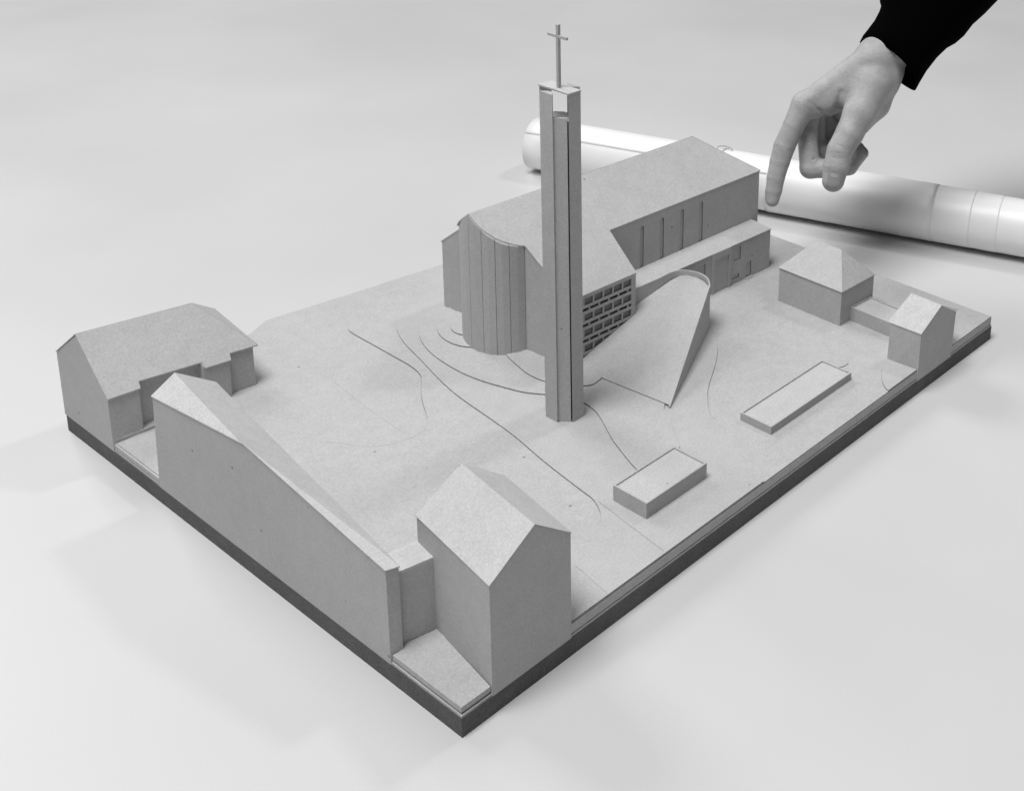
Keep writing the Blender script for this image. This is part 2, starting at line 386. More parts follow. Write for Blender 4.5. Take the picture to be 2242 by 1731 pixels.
# end house at the right
b = thing('small_end_house', 'small narrow gabled house on the right front edge, at its far end', 'house', (49.8, 1.6, H0))
MB().add([(47.25, -.02, H0), (52.7, -.02, H0), (52.7, 3.1, H0), (46.98, 2.98, H0), (47.25, -.02, 5.72), (52.95, -.02, 5.62), (52.9, 3.1, 5.62), (47.2, 3.0, 5.72), (50.2, -.02, 7.2), (50.3, 3.05, 7.2)],
         [(0, 1, 5, 8, 4), (1, 2, 6, 5), (2, 3, 7, 9, 6), (3, 0, 4, 7), (4, 8, 9, 7), (8, 5, 6, 9), (0, 3, 2, 1)]).build('wall', M_CARD, b)
MB().slab([(47.2, -.06, 5.8), (50.22, -.06, 7.3), (50.37, 3.1, 7.3), (47.15, 3.22, 5.8)], .08).build('roof_slope', M_LIT_SLOPE, b)
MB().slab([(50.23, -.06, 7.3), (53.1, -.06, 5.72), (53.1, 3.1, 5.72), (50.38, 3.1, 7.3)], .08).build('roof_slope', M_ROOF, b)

# low boxes
rimmed_box('flat_roof_block', 'short thick flat roofed block near the tower, taller of the two low blocks', 'building', [(18.24, 3.44), (24.38, 3.44), (24.38, 6.62), (18.24, 6.62)], L1 - .02, 3.66, group='low flat roofed blocks')
rimmed_box('flat_roof_block', 'long thin flat roofed block in front of the small end house', 'building', [(31.76, 3.42), (42.32, 3.42), (42.32, 6.47), (31.76, 6.47)], T, 3.0, group='low flat roofed blocks')

# ------------------------------------------------------------------ bell tower
b = thing('bell_tower', 'tall slender bell tower with flat side piers and a cross on top', 'tower', (23.55, 17.3, L1))
ztop, lean = 28.72, (-.1, .1)
def lp_(poly, z0, z1, mb=None):
    mb = mb or MB(); n = len(poly)
    def sh(x, y, z): k = (z - 2.4) / 26.3; return (x + lean[0] * k, y + lean[1] * k, z)
    V = [sh(x, y, z0) for x, y in poly] + [sh(x, y, z1) for x, y in poly]
    F = [tuple(range(n - 1, -1, -1)), tuple(range(n, 2 * n))] + [(i, (i + 1) % n, n + (i + 1) % n, n + i) for i in range(n)]
    return mb.add(V, F)
for q in ([(22.26, 16.63), (22.72, 17.08), (22.72, 17.5), (22.26, 17.95)], [(23.0, 15.8), (24.17, 15.8), (23.75, 16.22), (23.42, 16.22)],
          [(24.9, 16.63), (24.9, 17.95), (24.45, 17.5), (24.45, 17.08)], [(23.0, 18.8), (23.42, 18.38), (23.75, 18.38), (24.17, 18.8)]):
    lp_(q, 2.4, ztop).build('side_pier', M_CARD, b)
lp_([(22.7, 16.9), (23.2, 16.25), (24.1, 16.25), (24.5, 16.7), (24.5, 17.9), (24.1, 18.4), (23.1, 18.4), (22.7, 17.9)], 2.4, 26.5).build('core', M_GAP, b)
for q in ([(22.36, 16.74), (23.0, 15.95), (23.14, 16.07), (22.5, 16.86)], [(24.22, 16.02), (24.8, 16.68), (24.66, 16.8), (24.08, 16.14)], [(24.8, 17.9), (24.22, 18.56), (24.08, 18.44), (24.66, 17.78)], [(22.36, 17.9), (22.5, 17.78), (23.08, 18.44), (22.94, 18.56)]):
    lp_(q, 2.4, 26.95 if q[0][0] < 23 and q[0][1] < 17 else 26.4).build('corner_panel', M_CARD, b)
lp_([(22.5, 16.78), (23.05, 16.16), (24.1, 16.2), (24.54, 16.8), (24.5, 17.9), (24.1, 18.42), (23.1, 18.42), (22.62, 17.9)], 26.5, 26.62).build('core_cap', M_CARD, b)
lp_([(22.97, 15.76), (24.2, 15.76), (24.2, 18.88), (22.97, 18.88)], ztop + .003, ztop + .12).build('cap_slab', M_ROOF, b)
crs = lp_([(23.34, 17.14), (23.58, 17.14), (23.58, 17.36), (23.34, 17.36)], 28.8, 33.5).build('cross', M_CARD, b)
mb = MB(); lp_([(23.33, 16.28), (23.50, 16.28), (23.50, 18.22), (23.33, 18.22)], 32.54, 32.74, mb)
mb.build('cross_arm', M_CARD, crs)

# ------------------------------------------------------------------ church
b = thing('church', 'large church with steep roof, round ribbed bay, lancet windows and low side aisle', 'church', (41, 28, T))
rz = lambda x, y: (6.1233 + .0200 * x + .59 * y) / .81
nR = np.cross(np.array([35.8, 24.9, 11.3]) - np.array([25.1, 30, 14.73]), np.array([55.4, 24.25, 11.3]) - np.array([25.1, 30, 14.73]))
dR = nR @ np.array([25.1, 30, 14.73])
zR = lambda x, y: float((dR - nR[0] * x - nR[1] * y) / nR[2])
nB = np.cross(np.array([50.8, 29.1, 14.73]) - np.array([25.1, 30, 14.73]), np.array([28.14, 37.66, 8.88]) - np.array([25.1, 30, 14.73]))
dB = nB @ np.array([25.1, 30, 14.73])
zB = lambda x, y: float((dB - nB[0] * x - nB[1] * y) / nB[2])
yr = lambda x: 30.0 - (x - 25.1) * .0352
TH = .12
# massing under the two slopes
MB().prism([(28.15, yr(28.15)), (27.75, 26.5), (28.0, 24.3), (28.25, 22.2), (35.2, 21.95), (35.6, 25.15), (50.9, 24.65), (50.9, yr(50.9))], 2.3, lambda x, y: zR(x, y) - TH - .02).build('hall_body', M_CARD, b)
MB().prism([(28.15, yr(28.15) + .01), (50.9, yr(50.9) + .01), (51.5, 36.6), (28.2, 37.6)], 2.3, lambda x, y: zB(x, y) - TH).build('hall_body', M_CARD, b)
MB().add([(50.91, 24.6, 2.3), (55.2, 24.45, 2.3), (55.6, 36.3, 2.3), (50.91, 36.5, 2.3), (50.91, 24.6, 11.15), (55.2, 24.45, 11.15), (55.6, 36.3, 8.8), (50.91, 36.5, 8.8), (50.91, 29.1, 14.5)],
         [(0, 1, 5, 4), (1, 2, 6, 5), (2, 3, 7, 6), (3, 0, 4, 8, 7), (4, 5, 8), (5, 6, 8), (6, 7, 8), (0, 3, 2, 1)]).build('hall_body', M_CARD, b)
# round bay of flat card panels
J = [(27.72, 26.42), (26.5, 26.86), (25.66, 27.6), (25.15, 28.65), (24.98, 30.0), (25.28, 31.35), (26.15, 32.7), (27.5, 33.7)]
cen = Vector((28.4, 30.05))
ztopf = lambda x, y: min(zR(x, y), zB(x, y)) - TH
for i in range(len(J) - 1):
    a = Vector(J[i]); c = Vector(J[i + 1]); u = (c - a).normalized() * .018; mid = (a + c) / 2; ou = (mid - cen).normalized()
    mid = mid + ou * .07
    ain = (cen - a).normalized() * .2; cin = (cen - c).normalized() * .2
    if (a.y - 30) * (c.y - 30) < 0: pass
    MB().prism([tuple(a + u), tuple(mid), tuple(c - u), tuple(c - u + cin), tuple(a + u + ain)], 2.3, ztopf).build('bay_panel', M_CARD, b)
MB().prism([tuple(Vector(p) + (cen - Vector(p)).normalized() * .15) for p in J] , 2.3, lambda x, y: ztopf(x, y) - .03).build('bay_core', M_GAP, b)
# roof sheets
R_ = [(25.05, 30.0), (25.1, 29.21), (25.27, 28.54), (25.77, 27.73), (26.22, 27.24), (26.75, 26.86), (27.2, 26.56), (27.72, 26.35), (27.88, 24.32), (28.12, 21.52), (35.38, 21.24), (35.79, 24.88), (55.42, 24.2), (50.93, 29.1)]
MB().slab([(x, y, zR(x, y)) for x, y in R_], TH).build('roof_slope', M_ROOF, b)
Bk = [(25.05, 30.01), (50.93, 29.11), (56.0, 36.5), (28.08, 37.75), (28.05, 34.0), (27.3, 33.75), (26.1, 32.9), (25.35, 31.7), (25.12, 30.9)]
MB().slab([(x, y, zB(x, y)) for x, y in Bk], TH).build('roof_slope', M_ROOF, b)
MB().slab([(50.94, 29.1, 14.72), (55.44, 24.2, 11.3), (56.0, 36.5, 8.9)], TH).build('roof_hip', M_ROOF, b)
# long nave wall with four round headed lancets
n0, n1 = Vector((35.45, 24.91)), Vector((55.35, 24.24)); nd = n1 - n0
def lancet(s, w_, z0, z1):
    r = w_ / 2; pts = [(s - r, z0), (s + r, z0)]
    for k in range(0, 9): a = math.pi * k / 8; pts.append((s + r * math.cos(a), z1 - r + r * math.sin(a)))
    return pts
zt = lambda s_: zR(n0.x + nd.normalized().x * s_, n0.y + nd.normalized().y * s_) - TH - .01
Ln = nd.length
lanc = [(4.2, 6.42, 10.42), (6.7, 6.42, 10.44), (9.24, 6.42, 10.46), (11.79, 6.42, 10.46)]
o, P = wall_sheet('nave_wall', n0, nd, [(0, 2.3), (Ln, 2.3), (Ln, 11.17), (0, 11.17)], [lancet(s_, .46, z0, z1) for s_, z0, z1 in lanc], .16, M_CARD, b)
dn = nd.normalized(); nn = Vector((dn.y, -dn.x))
def panel_at(P, s0, s1, z0, z1, dep, t, name, mat, parent):
    pts = [P(s0, z0, dep), P(s1, z0, dep), P(s1, z1, dep), P(s0, z1, dep)]
    k = (P(0, 0, 1) - P(0, 0, 0))
    return MB().slab([tuple(p) for p in pts], t, tuple(k)).build(name, mat, parent)
for s_, z0, z1 in lanc:
    panel_at(P, s_ - .3, s_ + .3, z0 - .1, z1 + .1, .1, .05, 'lancet_window', M_CARD, b)
# side aisle
a0, a1 = Vector((35.45, 22.42)), Vector((53.95, 21.48)); ad = a1 - a0; La = ad.length
MB().prism([(35.45, 22.65), (53.9, 21.7), (54.3, 24.25), (35.5, 24.88)], 2.3, 6.28).build('aisle_body', M_CARD, b)
sx = lambda x: (x - a0.x) / ad.normalized().x
rect = lambda x0, x1, z0, z1: [(sx(x0), z0), (sx(x1), z0), (sx(x1), z1), (sx(x0), z1)]
holes = [rect(44.2, 45.05, 4.4, 5.75), rect(48.9, 49.78, 4.68, 6.0), rect(48.8, 49.66, 2.8, 3.22), rect(50.63, 51.33, 2.42, 3.95)]
o, PA = wall_sheet('aisle_wall', a0, ad, [(0, 2.3), (La, 2.3), (La, 6.3), (0, 6.3)], holes, .2, M_CARD, b)
for h_, nm in zip(holes, ('window', 'window', 'window', 'door')):
    panel_at(PA, h_[0][0] - .05, h_[1][0] + .05, h_[0][1] - .05, h_[2][1] + .05, .09, .05, nm, M_CARD, b)
MB().slab([(35.45, 22.36, 6.38), (54.0, 21.42, 6.42), (54.4, 24.26, 6.42), (35.5, 24.93, 6.38)], .09).build('aisle_roof', M_ROOF, b)
# portal frame standing proud of the aisle
pf = MB()
def pbox(mb, x0, x1, z0, z1, d0, d1):
    s0, s1 = sx(x0), sx(x1); V = []
    for dd in (d0, d1): V += [PA(s0, z0, dd), PA(s1, z0, dd), PA(s1, z1, dd), PA(s0, z1, dd)]
    mb.add([tuple(v) for v in V], [(0, 1, 2, 3), (7, 6, 5, 4), (0, 4, 5, 1), (1, 5, 6, 2), (2, 6, 7, 3), (3, 7, 4, 0)])
pbox(pf, 45.9, 46.24, 2.3, 6.44, -.16, .0); pbox(pf, 48.1, 48.36, 2.3, 6.44, -.16, 0); pbox(pf, 46.241, 48.099, 5.78, 6.44, -.16, 0)
pf.build('portal_frame', M_CARD, b)
pd = MB(); pbox(pd, 46.25, 48.09, 2.3, 5.77, -.05, -.003); pd.build('portal_door', M_CARD, b)
st = MB(); pbox(st, 50.4, 51.5, 2.32, 2.4, -.3, -.005); st.build('doorstep', M_CARD, b)
# pierced brick screen of the porch hall
g0, g1 = Vector((28.17, 21.56)), Vector((35.32, 21.24)); gd = g1 - g0; Lg = gd.length
gsx = lambda x: (x - g0.x) / gd.normalized().x
gn = Vector((gd.y, -gd.x)).normalized()
gr = MB()
def gbox(mb, x0, x1, z0, z1, d0=0, d1=.14):
    V = []
    for dd in (d0, d1):
        for x, z in ((x0, z0), (x1, z0), (x1, z1), (x0, z1)):
            p = g0 + gd.normalized() * gsx(x) - gn * dd; V.append((p.x, p.y, z))
    mb.add(V, [(0, 1, 2, 3), (7, 6, 5, 4), (0, 4, 5, 1), (1, 5, 6, 2), (2, 6, 7, 3), (3, 7, 4, 0)])
rows = []; z = 8.28
for k in range(5): rows.append(('s', z - .66, z)); rows.append(('f', z - 1.16, z - .89)); z -= 1.425
XL, XR = 28.18, 34.83
gbox(gr, XR, 35.31, 2.3, 8.6)                      # right stile
gbox(gr, 28.17, 35.31, 8.281, 8.6) if False else gbox(gr, 28.17, XR - .001, 8.281, 8.6)
prev = 8.28
for kind, zlo, zhi in rows:
    if zhi < prev - .01: gbox(gr, XL, XR - .001, zhi + .0005, prev - .0005)
    prev = zlo
    gap = .13; pitch = 1.06
    x = XR
    cuts = []
    if kind == 's':
        while x > XL: cuts.append((x - pitch + gap, x)); x -= pitch
    else:
        cuts.append((x - .32, x)); x -= .45
        while x > XL: cuts.append((x - pitch + gap, x)); x -= pitch
    prevx = None
    for c0, c1 in cuts:
        x0 = max(c0 - gap, XL)
        if x0 < c0: gbox(gr, x0, c0, zlo, zhi)
gbox(gr, XL, XR - .001, 1.8, prev - .0005)
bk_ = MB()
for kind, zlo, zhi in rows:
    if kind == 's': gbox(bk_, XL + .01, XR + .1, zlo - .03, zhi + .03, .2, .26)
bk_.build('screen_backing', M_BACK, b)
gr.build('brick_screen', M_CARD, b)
# end wall of the porch hall, facing the ramp
MB().prism([(35.2, 21.4), (35.34, 21.39), (35.75, 24.9), (35.6, 24.9)], 2.3, lambda x, y: zR(x, y) - TH - .01).build('porch_end_wall', M_CARD, b)
# front wall sheets either side of the bay
MB().prism([(27.78, 26.45), (27.93, 24.3), (28.14, 21.6), (28.3, 21.6), (28.1, 24.35), (27.95, 26.5)], 2.3, lambda x, y: zR(x, y) - TH - .01).build('front_wall', M_CARD, b)
MB().prism([(28.05, 33.6), (28.2, 33.6), (28.27, 37.65), (28.12, 37.65)], 2.3, lambda x, y: zB(x, y) - TH - .01).build('front_wall', M_CARD, b)

# ------------------------------------------------------------------ ramp with curved parapet
b = thing('entrance_ramp', 'sloping entrance deck rising to the church, edged by a tall curved parapet', 'ramp', (35, 17, T))
zd = lambda x, y: (0.30840 * x + .028363 * y - 7.06658) / .950833 + .13
deck = [(29.42, 11.75), (28.62, 20.3), (28.3, 21.7), (35.4, 21.42), (35.42, 22.1), (36.13, 21.97), (37.22, 21.8), (38.63, 21.55), (39.73, 21.36), (40.53, 21.05), (40.95, 20.55), (41.15, 19.6), (41.08, 18.61), (40.8, 17.8), (39.75, 17.22), (36.59, 15.55), (33.26, 13.76)]
MB().prism(deck, lambda x, y: max(zd(x, y) - .14, 2.2) if x > 30.5 else zd(x, y) - .12, zd).build('deck', M_CARD, b, edge=M_BURN_SHADE)  # dark edge paints in the shaded gap under the deck front
pw = [((29.3, 11.55), zd(29.4, 11.6) + .04), ((40.86, 17.68), 6.66), ((41.2, 18.25), 6.98), ((41.35, 19.1), 7.06), ((41.25, 19.95), 7.06), ((40.98, 20.7), 7.03), ((40.55, 21.22), 7.0), ((39.8, 21.55), 6.93), ((38.6, 21.72), 6.8), ((37.3, 21.93), 6.7), ((35.38, 22.25), 6.56)]
# refine the curve
P2 = smooth_line([(p[0][0], p[0][1]) for p in pw[1:]], 4); Z2 = smooth_line([(p[1], 0) for p in pw[1:]], 4)
cl = [Vector(pw[0][0])] + [Vector(p) for p in P2]; zz = [pw[0][1]] + [q[0] for q in Z2]
V = []; F = []
th = .13
for i, p in enumerate(cl):
    a = cl[max(i - 1, 0)]; c = cl[min(i + 1, len(cl) - 1)]; t_ = (c - a).normalized(); n_ = Vector((-t_.y, t_.x))
    for q in (p, p + n_ * th):
        V += [(q.x, q.y, 2.25), (q.x, q.y, zz[i])]
for i in range(len(cl) - 1):
    k = 4 * i; l = k + 4
    F += [(k, l, l + 1, k + 1), (k + 2, k + 3, l + 3, l + 2), (k + 1, l + 1, l + 3, k + 3), (k, k + 2, l + 2, l)]
F += [(0, 1, 3, 2), (len(V) - 4, len(V) - 2, len(V) - 1, len(V) - 3)]
mesh('parapet', V, F, M_CARD, b)

# ------------------------------------------------------------------ paper roll on the table
ax0 = Vector((59.35, 62.15, 3.09)); ax1 = Vector((79.5, 2.3, 3.09))
b = thing('paper_roll', 'long white roll of drawing paper lying on the table behind the model', 'paper roll', (ax0.x, ax0.y, 0))
D = (ax1 - ax0); LR = D.length; D.normalize()
e1 = Vector((0, 0, 1)); e2 = D.cross(e1).normalized()
def tube(t0, t1, r0, r1, turns=1.0, nseg=72, wob=.0, wall=.05, phase=0, skew=0.):
    """spiral sheet of paper about the roll axis"""
    V = []; F = []; na = int(nseg * turns); nl = 26
    for j in range(nl + 1):
        for k, off in ((0, 0), (1, -wall)):
            for i in range(na + 1):
                a = phase + 2 * math.pi * turns * i / na; r = r0 + (r1 - r0) * i / na + off
                tt = t0 + (t1 - t0) * j / nl + (skew * math.sin(a) if j in (0, nl) else 0)
                r += wob * math.sin(3 * a + 1.7 * tt) * math.sin(.35 * tt + 1)
                p = ax0 + D * tt + e1 * (math.cos(a) * r) + e2 * (math.sin(a) * r)
                V.append((p.x, p.y, max(p.z, .012)))
    W = na + 1
    idx = lambda j, k, i: (j * 2 + k) * W + i
    for j in range(nl):
        for i in range(na):
            F.append((idx(j, 0, i), idx(j, 0, i + 1), idx(j + 1, 0, i + 1), idx(j + 1, 0, i)))
            F.append((idx(j, 1, i), idx(j + 1, 1, i), idx(j + 1, 1, i + 1), idx(j, 1, i + 1)))
        F.append((idx(j, 0, 0), idx(j + 1, 0, 0), idx(j + 1, 1, 0), idx(j, 1, 0)))
        F.append((idx(j, 0, na), idx(j, 1, na), idx(j + 1, 1, na), idx(j + 1, 0, na)))
    for i in range(na):
        F.append((idx(0, 0, i), idx(0, 1, i), idx(0, 1, i + 1), idx(0, 0, i + 1)))
        F.append((idx(nl, 0, i), idx(nl, 0, i + 1), idx(nl, 1, i + 1), idx(nl, 1, i)))
    return V, F
V, F = tube(.8, 48.0, 2.92, 3.07, 2.9, wob=.014, phase=1.47, wall=.03); mesh('paper_sheet', V, F, M_PAPER, b, True)
V, F = tube(30.5, 49.3, 3.075, 3.10, 1.25, wob=.016, phase=4.1, skew=.10, wall=.025); mesh('paper_sheet', V, F, M_PAPER, b, True)
V, F = tube(46.0, 63.5, 2.85, 3.03, 2.9, wob=.014, phase=3.9, wall=.03); mesh('paper_sheet', V, F, M_PAPER, b, True)
V, F = tube(49.0, 53.4, 3.045, 3.07, 1.2, wob=.014, phase=3.8, skew=.04, wall=.02); mesh('paper_sheet', V, F, M_PAPER, b, True)
V, F = tube(53.2, 56.3, 3.03, 3.045, 1.2, wob=.014, phase=3.6, skew=.03, wall=.02); mesh('paper_sheet', V, F, M_PAPER, b, True)
# rubber band with a raised loop
TB_ = 24.6
V, F = tube(TB_ - .1, TB_ + .12, 3.12, 3.12, 1.0, wall=.08); mesh('rubber_band', V, F, M_BAND, b, True)
N = 14; pts = []
for k in range(N + 1):
    a = math.pi * k / N
    pts.append(ax0 + D * (TB_ - .95 * math.cos(a)) + e1 * (3.05 + .4 * math.sin(a)) + e2 * -.3)
V = []; F = []
for p in pts:
    for q in range(6):
        a = 2 * math.pi * q / 6; V.append(tuple(p + e1 * .08 * math.cos(a) + e2 * .08 * math.sin(a)))
for k in range(N):
    for q in range(6): F.append((k * 6 + q, k * 6 + (q + 1) % 6, k * 6 + 6 + (q + 1) % 6, k * 6 + 6 + q))
mesh('rubber_band', V, F, M_BAND, b, True)

# ------------------------------------------------------------------ the pointing hand
# local frame of the hand in cm: x to the image right, y up, z towards the camera; origin at the wrist
ORIGIN_H = Vector((0, 0, 0))
def L(x, y, w=0.0):                    # sketch units (95.7 per cm) -> local cm
    return np.array([(x - 1011.6) / 95.7, -(y - 505.8) / 95.7, w])
PR = []                               # round cones: a, b, ra, rb, blend, depth squash
def cone(a, b, ra, rb, k=.35, sq=1.0): PR.append((a, b, ra, rb, k, sq))
# forearm and wrist
cone(L(1120, 310, -.7), L(1700, -150, -1.6), 2.18, 2.3, .8)
cone(L(1140, 320, -2.4), L(1720, -140, -2.8), 2.05, 2.2, .8)
# metacarpals / back of the hand
cone(L(1040, 350, -.2), L(425, 752, 0), 1.62, 1.08, .7)
cone(L(1060, 350, -2.0), L(480, 722, -1.9), 1.7, 1.08, .8)
cone(L(1090, 370, -3.5), L(530, 750, -3.7), 1.6, 1.0, .8)
cone(L(1120, 420, -4.6), L(600, 800, -5.2), 1.5, .92, .8)
# palm heel, thenar, first web
cone(L(1120, 520, -.4), L(935, 800, .7), 1.95, 1.5, .8)
cone(L(1180, 450, -1.2), L(1075, 750, -.8), 1.75, 1.4, .8)
cone(L(1075, 750, -.7), L(935, 930, .5), 1.35, 1.1, .8)
cone(L(1150, 540, -3.4), L(800, 760, -4.4), 1.7, 1.2, .9)
cone(L(1010, 540, -1.8), L(640, 770, -2.6), 1.6, 1.1, .7)
cone(L(950, 540, .3), L(640, 740, .1), 1.45, .95, .6)
cone(L(760, 640, .2), L(520, 800, -.1), 1.0, .9, .5)
# thumb
cone(L(1060, 560, .6), L(925, 840, 1.9), 1.65, 1.5, .7)
cone(L(925, 840, 1.9), L(838, 1010, 2.6), 1.5, 1.33, .35)
cone(L(838, 1010, 2.6), L(750, 1160, 3.0), 1.33, 1.22, .15)
cone(L(750, 1160, 3.0), L(716, 1300, 3.15), 1.22, 1.2, .12, 1.1)
cone(L(716, 1300, 3.15), L(690, 1432, 3.1), 1.2, 1.06, .12, 1.22)
# index finger
cone(L(425, 752, 0), L(330, 950, .1), 1.22, 1.05, .5)
cone(L(330, 950, .1), L(242, 1140, .15), 1.05, 1.05, .12)
cone(L(242, 1140, .15), L(200, 1280, .2), 1.05, .97, .1)
cone(L(200, 1280, .2), L(164, 1425, .25), .97, .86, .1)
cone(L(164, 1425, .25), L(146, 1540, .3), .86, .8, .1)
cone(L(146, 1540, .3), L(132, 1632, .3), .8, .66, .1, 1.05)
# middle finger, curled
cone(L(480, 735, -1.9), L(450, 1040, -1.75), 1.08, .98, .35)
cone(L(450, 1040, -1.75), L(478, 1352, -1.5), .98, 1.02, .3)
cone(L(478, 1352, -1.5), L(740, 1360, -1.3), 1.0, .86, .22)
cone(L(740, 1360, -1.3), L(842, 1338, -1.3), .86, .8, .22)
cone(L(842, 1338, -1.3), L(958, 1214, -1.5), .8, .66, .2)
# ring and little finger, curled tighter behind, and the palm fold between them
cone(L(530, 760, -3.7), L(530, 1180, -3.5), 1.0, .95, .3)
cone(L(530, 1180, -3.5), L(800, 1250, -3.3), .95, .85, .22)
cone(L(800, 1250, -3.3), L(930, 1180, -3.3), .8, .66, .2)
cone(L(620, 810, -5.2), L(640, 1060, -5.1), .95, .9, .3)
cone(L(640, 1060, -5.1), L(820, 1120, -4.9), .88, .75, .2)
cone(L(820, 1120, -4.9), L(800, 980, -4.6), .72, .62, .2)
cone(L(800, 800, -4.4), L(720, 960, -5.2), 1.0, .75, .5)
GR = []                               # skin creases: polyline, depth, half width
def groove(pts, d, w_): GR.append(([L(*p) for p in pts], d, w_))
groove([(640, 1132, 4.0), (700, 1108, 4.2), (760, 1112, 4.2), (810, 1150, 4.0)], .05, .07)
groove([(630, 1205, 4.1), (700, 1222, 4.25), (790, 1222, 4.2), (850, 1205, 3.9)], .06, .07)
groove([(660, 1170, 4.1), (800, 1180, 4.15)], .03, .06)
groove([(765, 640, 1.3), (745, 720, 1.2), (728, 800, 1.0), (722, 880, .6)], .22, .3)
groove([(735, 760, 1.1), (722, 860, .8)], .16, .13)
groove([(560, 800, .9), (620, 850, .8), (690, 880, .6)], .14, .16)
groove([(430, 760, 1.1), (500, 830, 1.0)], .05, .09)
groove([(470, 720, 1.2), (560, 800, 1.0)], .06, .09)
groove([(120, 1165, .5), (180, 1130, 1.1)], .05, .07)
groove([(340, 1180, .6), (280, 1165, 1.1)], .05, .07)
groove([(245, 1420, .6), (190, 1400, 1.0)], .05, .06)
groove([(505, 1268, -.6), (560, 1240, -.6), (610, 1232, -.6)], .22, .07)
groove([(395, 1060, .3), (470, 1070, -.8), (560, 1120, -.9)], .05, .09)

def sd_cone(P, a, b, ra, rb, sq):
    if sq != 1.0:
        c = (a[2] + b[2]) / 2; P = P.copy(); P[:, 2] = c + (P[:, 2] - c) * sq
        a = np.array([a[0], a[1], c + (a[2] - c) * sq]); b = np.array([b[0], b[1], c + (b[2] - c) * sq])
    ba = b - a; l2 = ba @ ba; pa = P - a
    h = np.clip(pa @ ba / l2, 0, 1)
    d = np.sqrt(((pa - h[:, None] * ba) ** 2).sum(1))
    return d - (ra + (rb - ra) * h)
def sdf(P):
    d = None
    for a, b_, ra, rb, k, sq in PR:
        e_ = sd_cone(P, a, b_, ra, rb, sq)
        if d is None: d = e_; continue
        h = np.clip(.5 + .5 * (d - e_) / k, 0, 1)
        d = d * (1 - h) + e_ * h - k * h * (1 - h)
    for pts, dep, w_ in GR:
        q = np.full(len(P), 9.0)
        for a, b_ in zip(pts[:-1], pts[1:]):
            ba = b_ - a; pa = P - a; h = np.clip(pa @ ba / (ba @ ba), 0, 1)
            v = pa - h[:, None] * ba
            v[:, 2] *= .45
            q = np.minimum(q, np.sqrt((v ** 2).sum(1)))
        d = d + dep * np.exp(-(q / w_) ** 2)
    return d
def surface_nets(lo, hi, step):
    n = [int(math.ceil((hi[i] - lo[i]) / step)) + 1 for i in range(3)]
    ax = [lo[i] + step * np.arange(n[i]) for i in range(3)]
    G = np.stack(np.meshgrid(*ax, indexing='ij'), -1).reshape(-1, 3)
    D_ = np.empty(len(G))
    for i in range(0, len(G), 200000): D_[i:i + 200000] = sdf(G[i:i + 200000])
    D_ = D_.reshape(n); ins = D_ < 0
    c = tuple(slice(0, k - 1) for k in n)
    cnt = np.zeros([k - 1 for k in n], int)
    for dx in (0, 1):
        for dy in (0, 1):
            for dz in (0, 1): cnt += ins[dx:n[0] - 1 + dx, dy:n[1] - 1 + dy, dz:n[2] - 1 + dz]
    act = (cnt > 0) & (cnt < 8)
    ids = -np.ones(act.shape, int); ids[act] = np.arange(act.sum())
    ci = np.argwhere(act); V_ = np.array(lo) + (ci + .5) * step
    F_ = []
    for axis in range(3):
        s0 = [slice(None)] * 3; s1 = [slice(None)] * 3; s0[axis] = slice(0, -1); s1[axis] = slice(1, None)
        ch = ins[tuple(s0)] != ins[tuple(s1)]
        e_ = np.argwhere(ch); fl = ins[tuple(s0)][ch]
        u, v = [(1, 2), (2, 0), (0, 1)][axis]
        for q, f in zip(e_, fl):
            if q[u] == 0 or q[v] == 0 or q[u] >= n[u] - 1 or q[v] >= n[v] - 1: continue
            A = []
            for du, dv in ((0, 0), (1, 0), (1, 1), (0, 1)):
                r = q.copy(); r[u] -= du; r[v] -= dv; A.append(ids[tuple(r)])
            F_.append(A if f else A[::-1])
    for it in range(4):                       # slide the vertices on to the surface
        d = sdf(V_); g = np.zeros_like(V_); e_ = .01
        for k in range(3):
            q = V_.copy(); q[:, k] += e_; g[:, k] = (sdf(q) - d) / e_
        g /= np.maximum((g ** 2).sum(1), .25)[:, None]
        st_ = g * d[:, None]; ln = np.linalg.norm(st_, axis=1); st_ *= (np.minimum(ln, .08) / np.maximum(ln, 1e-9))[:, None]
        V_ = V_ - st_
    return V_, F_
Vh, Fh = surface_nets((-10.8, -13.8, -6.8), (9.8, 9.5, 4.8), .1)
# world placement: the wrist origin, and axes parallel to the picture frame
HW = Vector(CAM) + (RX * ((1900 - 1805.77) / 2815.18) - RY * ((170 - 148.35) / 2815.18) - RZ) * 124.0
HM = Matrix((RX, RY, RZ)).transposed().to_4x4(); HM.translation = HW * S
me = bpy.data.meshes.new('person'); me.from_pydata([tuple(v * S) for v in Vh], [], [list(map(int, f)) for f in Fh])
for p in me.polygons: p.use_smooth = True
me.materials.append(M_SKIN)
hand = bpy.data.objects.new('person', me); C.objects.link(hand); hand.matrix_world = HM
hand['label'] = 'person in a black sleeve reaching in, index finger pointing down beside the church'
hand['category'] = 'person'

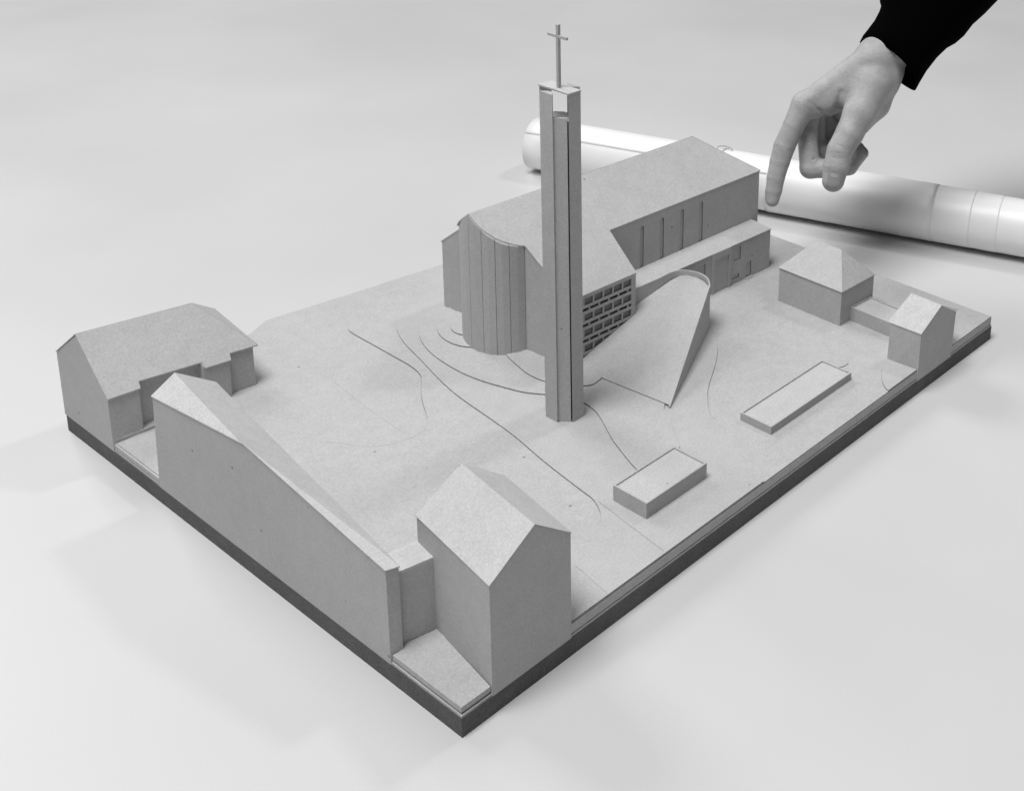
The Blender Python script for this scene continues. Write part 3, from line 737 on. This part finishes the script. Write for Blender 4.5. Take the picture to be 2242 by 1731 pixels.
def local_mesh(name, V, F, mat, parent, smooth=True, label=None):
    me = bpy.data.meshes.new(name); me.from_pydata([tuple(np.array(v) * S) for v in V], [], F)
    bm = bmesh.new(); bm.from_mesh(me); bmesh.ops.recalc_face_normals(bm, faces=bm.faces); bm.to_mesh(me); bm.free()
    if smooth:
        for p in me.polygons: p.use_smooth = True
    me.materials.append(mat); o = bpy.data.objects.new(name, me); C.objects.link(o); o.parent = parent
    if label: o['label'] = label
    return o
def nail(name, c, ydir, hw, hl, mat, zfrom, view=(0, 0, -1), lift=.035, superp=3.0):
    """thin plate laid on the skin: cast from zfrom along view on to the surface"""
    y = np.array(ydir, float); y /= np.linalg.norm(y); vw = np.array(view, float); vw /= np.linalg.norm(vw)
    x = np.cross(y, -vw); x /= np.linalg.norm(x); y = np.cross(-vw, x)
    N = 14; pts = []; idx = {}
    for i in range(-N, N + 1):
        for j in range(-N, N + 1):
            u, v = i / N, j / N
            if abs(u) ** superp + abs(v) ** superp <= 1.0:
                idx[(i, j)] = len(pts); pts.append(c + x * u * hw + y * v * hl - vw * zfrom)
    P_ = np.array(pts)
    for it in range(40):
        P_ = P_ + vw * np.clip(sdf(P_), -.3, .3)[:, None] * .9
    n_ = np.zeros_like(P_); d = sdf(P_)
    for k in range(3):
        q = P_.copy(); q[:, k] += .02; n_[:, k] = sdf(q) - d
    n_ /= np.linalg.norm(n_, axis=1)[:, None]
    edge = np.array([1 if not all((i + a, j + b_) in idx for a, b_ in ((1, 0), (-1, 0), (0, 1), (0, -1))) else 0 for (i, j) in idx])
    P_ = P_ + n_ * np.where(edge == 1, -.02, lift)[:, None]
    F = []
    for (i, j), k in idx.items():
        q = [(i, j), (i + 1, j), (i + 1, j + 1), (i, j + 1)]
        if all(t in idx for t in q): F.append([idx[t] for t in q])
    return local_mesh(name, P_, F, mat, hand)
nail('fingernail', L(694, 1425, 3.2), (.18, 1, 0), .74, .78, M_NAIL, 3.0)
nail('nail_moon', L(700, 1378, 3.2), (.18, 1, 0), .44, .2, M_LUN, 3.0, lift=.05, superp=2.2)
nail('fingernail', L(92, 1590, .3), (.12, 1, 0), .3, .5, M_NAIL, 2.0, view=(.85, 0, -.5))
nail('fingernail', L(990, 1195, -1.4), (.75, .7, 0), .3, .36, M_NAIL, 2.0, view=(-.6, .55, -.55))

# black sleeve: ellipse sections from the cuff up the arm (local frame)
def SL(x, y): # native-photo sketch of the sleeve outline -> local cm
    return np.array([(1820 + x * .19322 - 1900) / 22.7, -(y * .19322 - 170) / 22.7])
secs = [((330, 470), (962, 1030), 2.9), ((365, 400), (1010, 945), 3.1), ((425, 325), (1090, 815), 3.3), ((500, 225), (1215, 655), 3.5), ((555, 120), (1330, 545), 3.6), ((575, 60), (1430, 490), 3.7), ((560, 5), (1530, 405), 3.8), ((565, -60), (1630, 275), 4.0), ((650, -180), (1770, 150), 4.3), ((800, -330), (1925, -10), 4.6), ((1200, -800), (2330, -450), 5.2), ((1800, -1500), (2950, -1150), 5.6)]
V = []; F = []; N = 56
for layer in (0, 1):
    for si, (l_, r_, dep) in enumerate(secs):
        a = SL(*l_); c = SL(*r_); mid = (a + c) / 2; hf = (c - a) / 2; lenh = np.linalg.norm(hf)
        axd = np.array([hf[1], -hf[0]]) / lenh
        if axd @ np.array([.63, .78]) < 0: axd = -axd
        for i in range(N):
            th_ = 2 * math.pi * i / N; s_ = math.sin(th_); c_ = math.cos(th_)
            sh = (1.25 if si == 0 else 1.0 if si == 1 else .5 if si == 2 else 0) * (s_ if s_ > 0 else s_ * .3)
            shrink = 1 - layer * .12 / lenh * 1.5
            wr = .10 * math.sin(5 * th_ + si * 2.1) * (1 if si > 1 else .3)
            q = mid + hf * c_ * shrink + axd * sh
            V.append((q[0], q[1], -1.6 - .10 * si + (dep * 1.12 * shrink + wr) * s_))
ns = len(secs)
for layer in (0, 1):
    for si in range(ns - 1):
        for i in range(N):
            k = layer * ns * N + si * N
            F.append((k + i, k + (i + 1) % N, k + N + (i + 1) % N, k + N + i))
for i in range(N): F.append((i, (i + 1) % N, ns * N + (i + 1) % N, ns * N + i))
k = (ns - 1) * N
F.append(tuple(k + i for i in range(N)))
local_mesh('sleeve', V, F, M_CLOTH, hand)

# ------------------------------------------------------------------ render
sc.render.engine = 'CYCLES'
sc.cycles.max_bounces = 8
sc.cycles.caustics_reflective = False; sc.cycles.caustics_refractive = False
sc.cycles.diffuse_bounces = 5
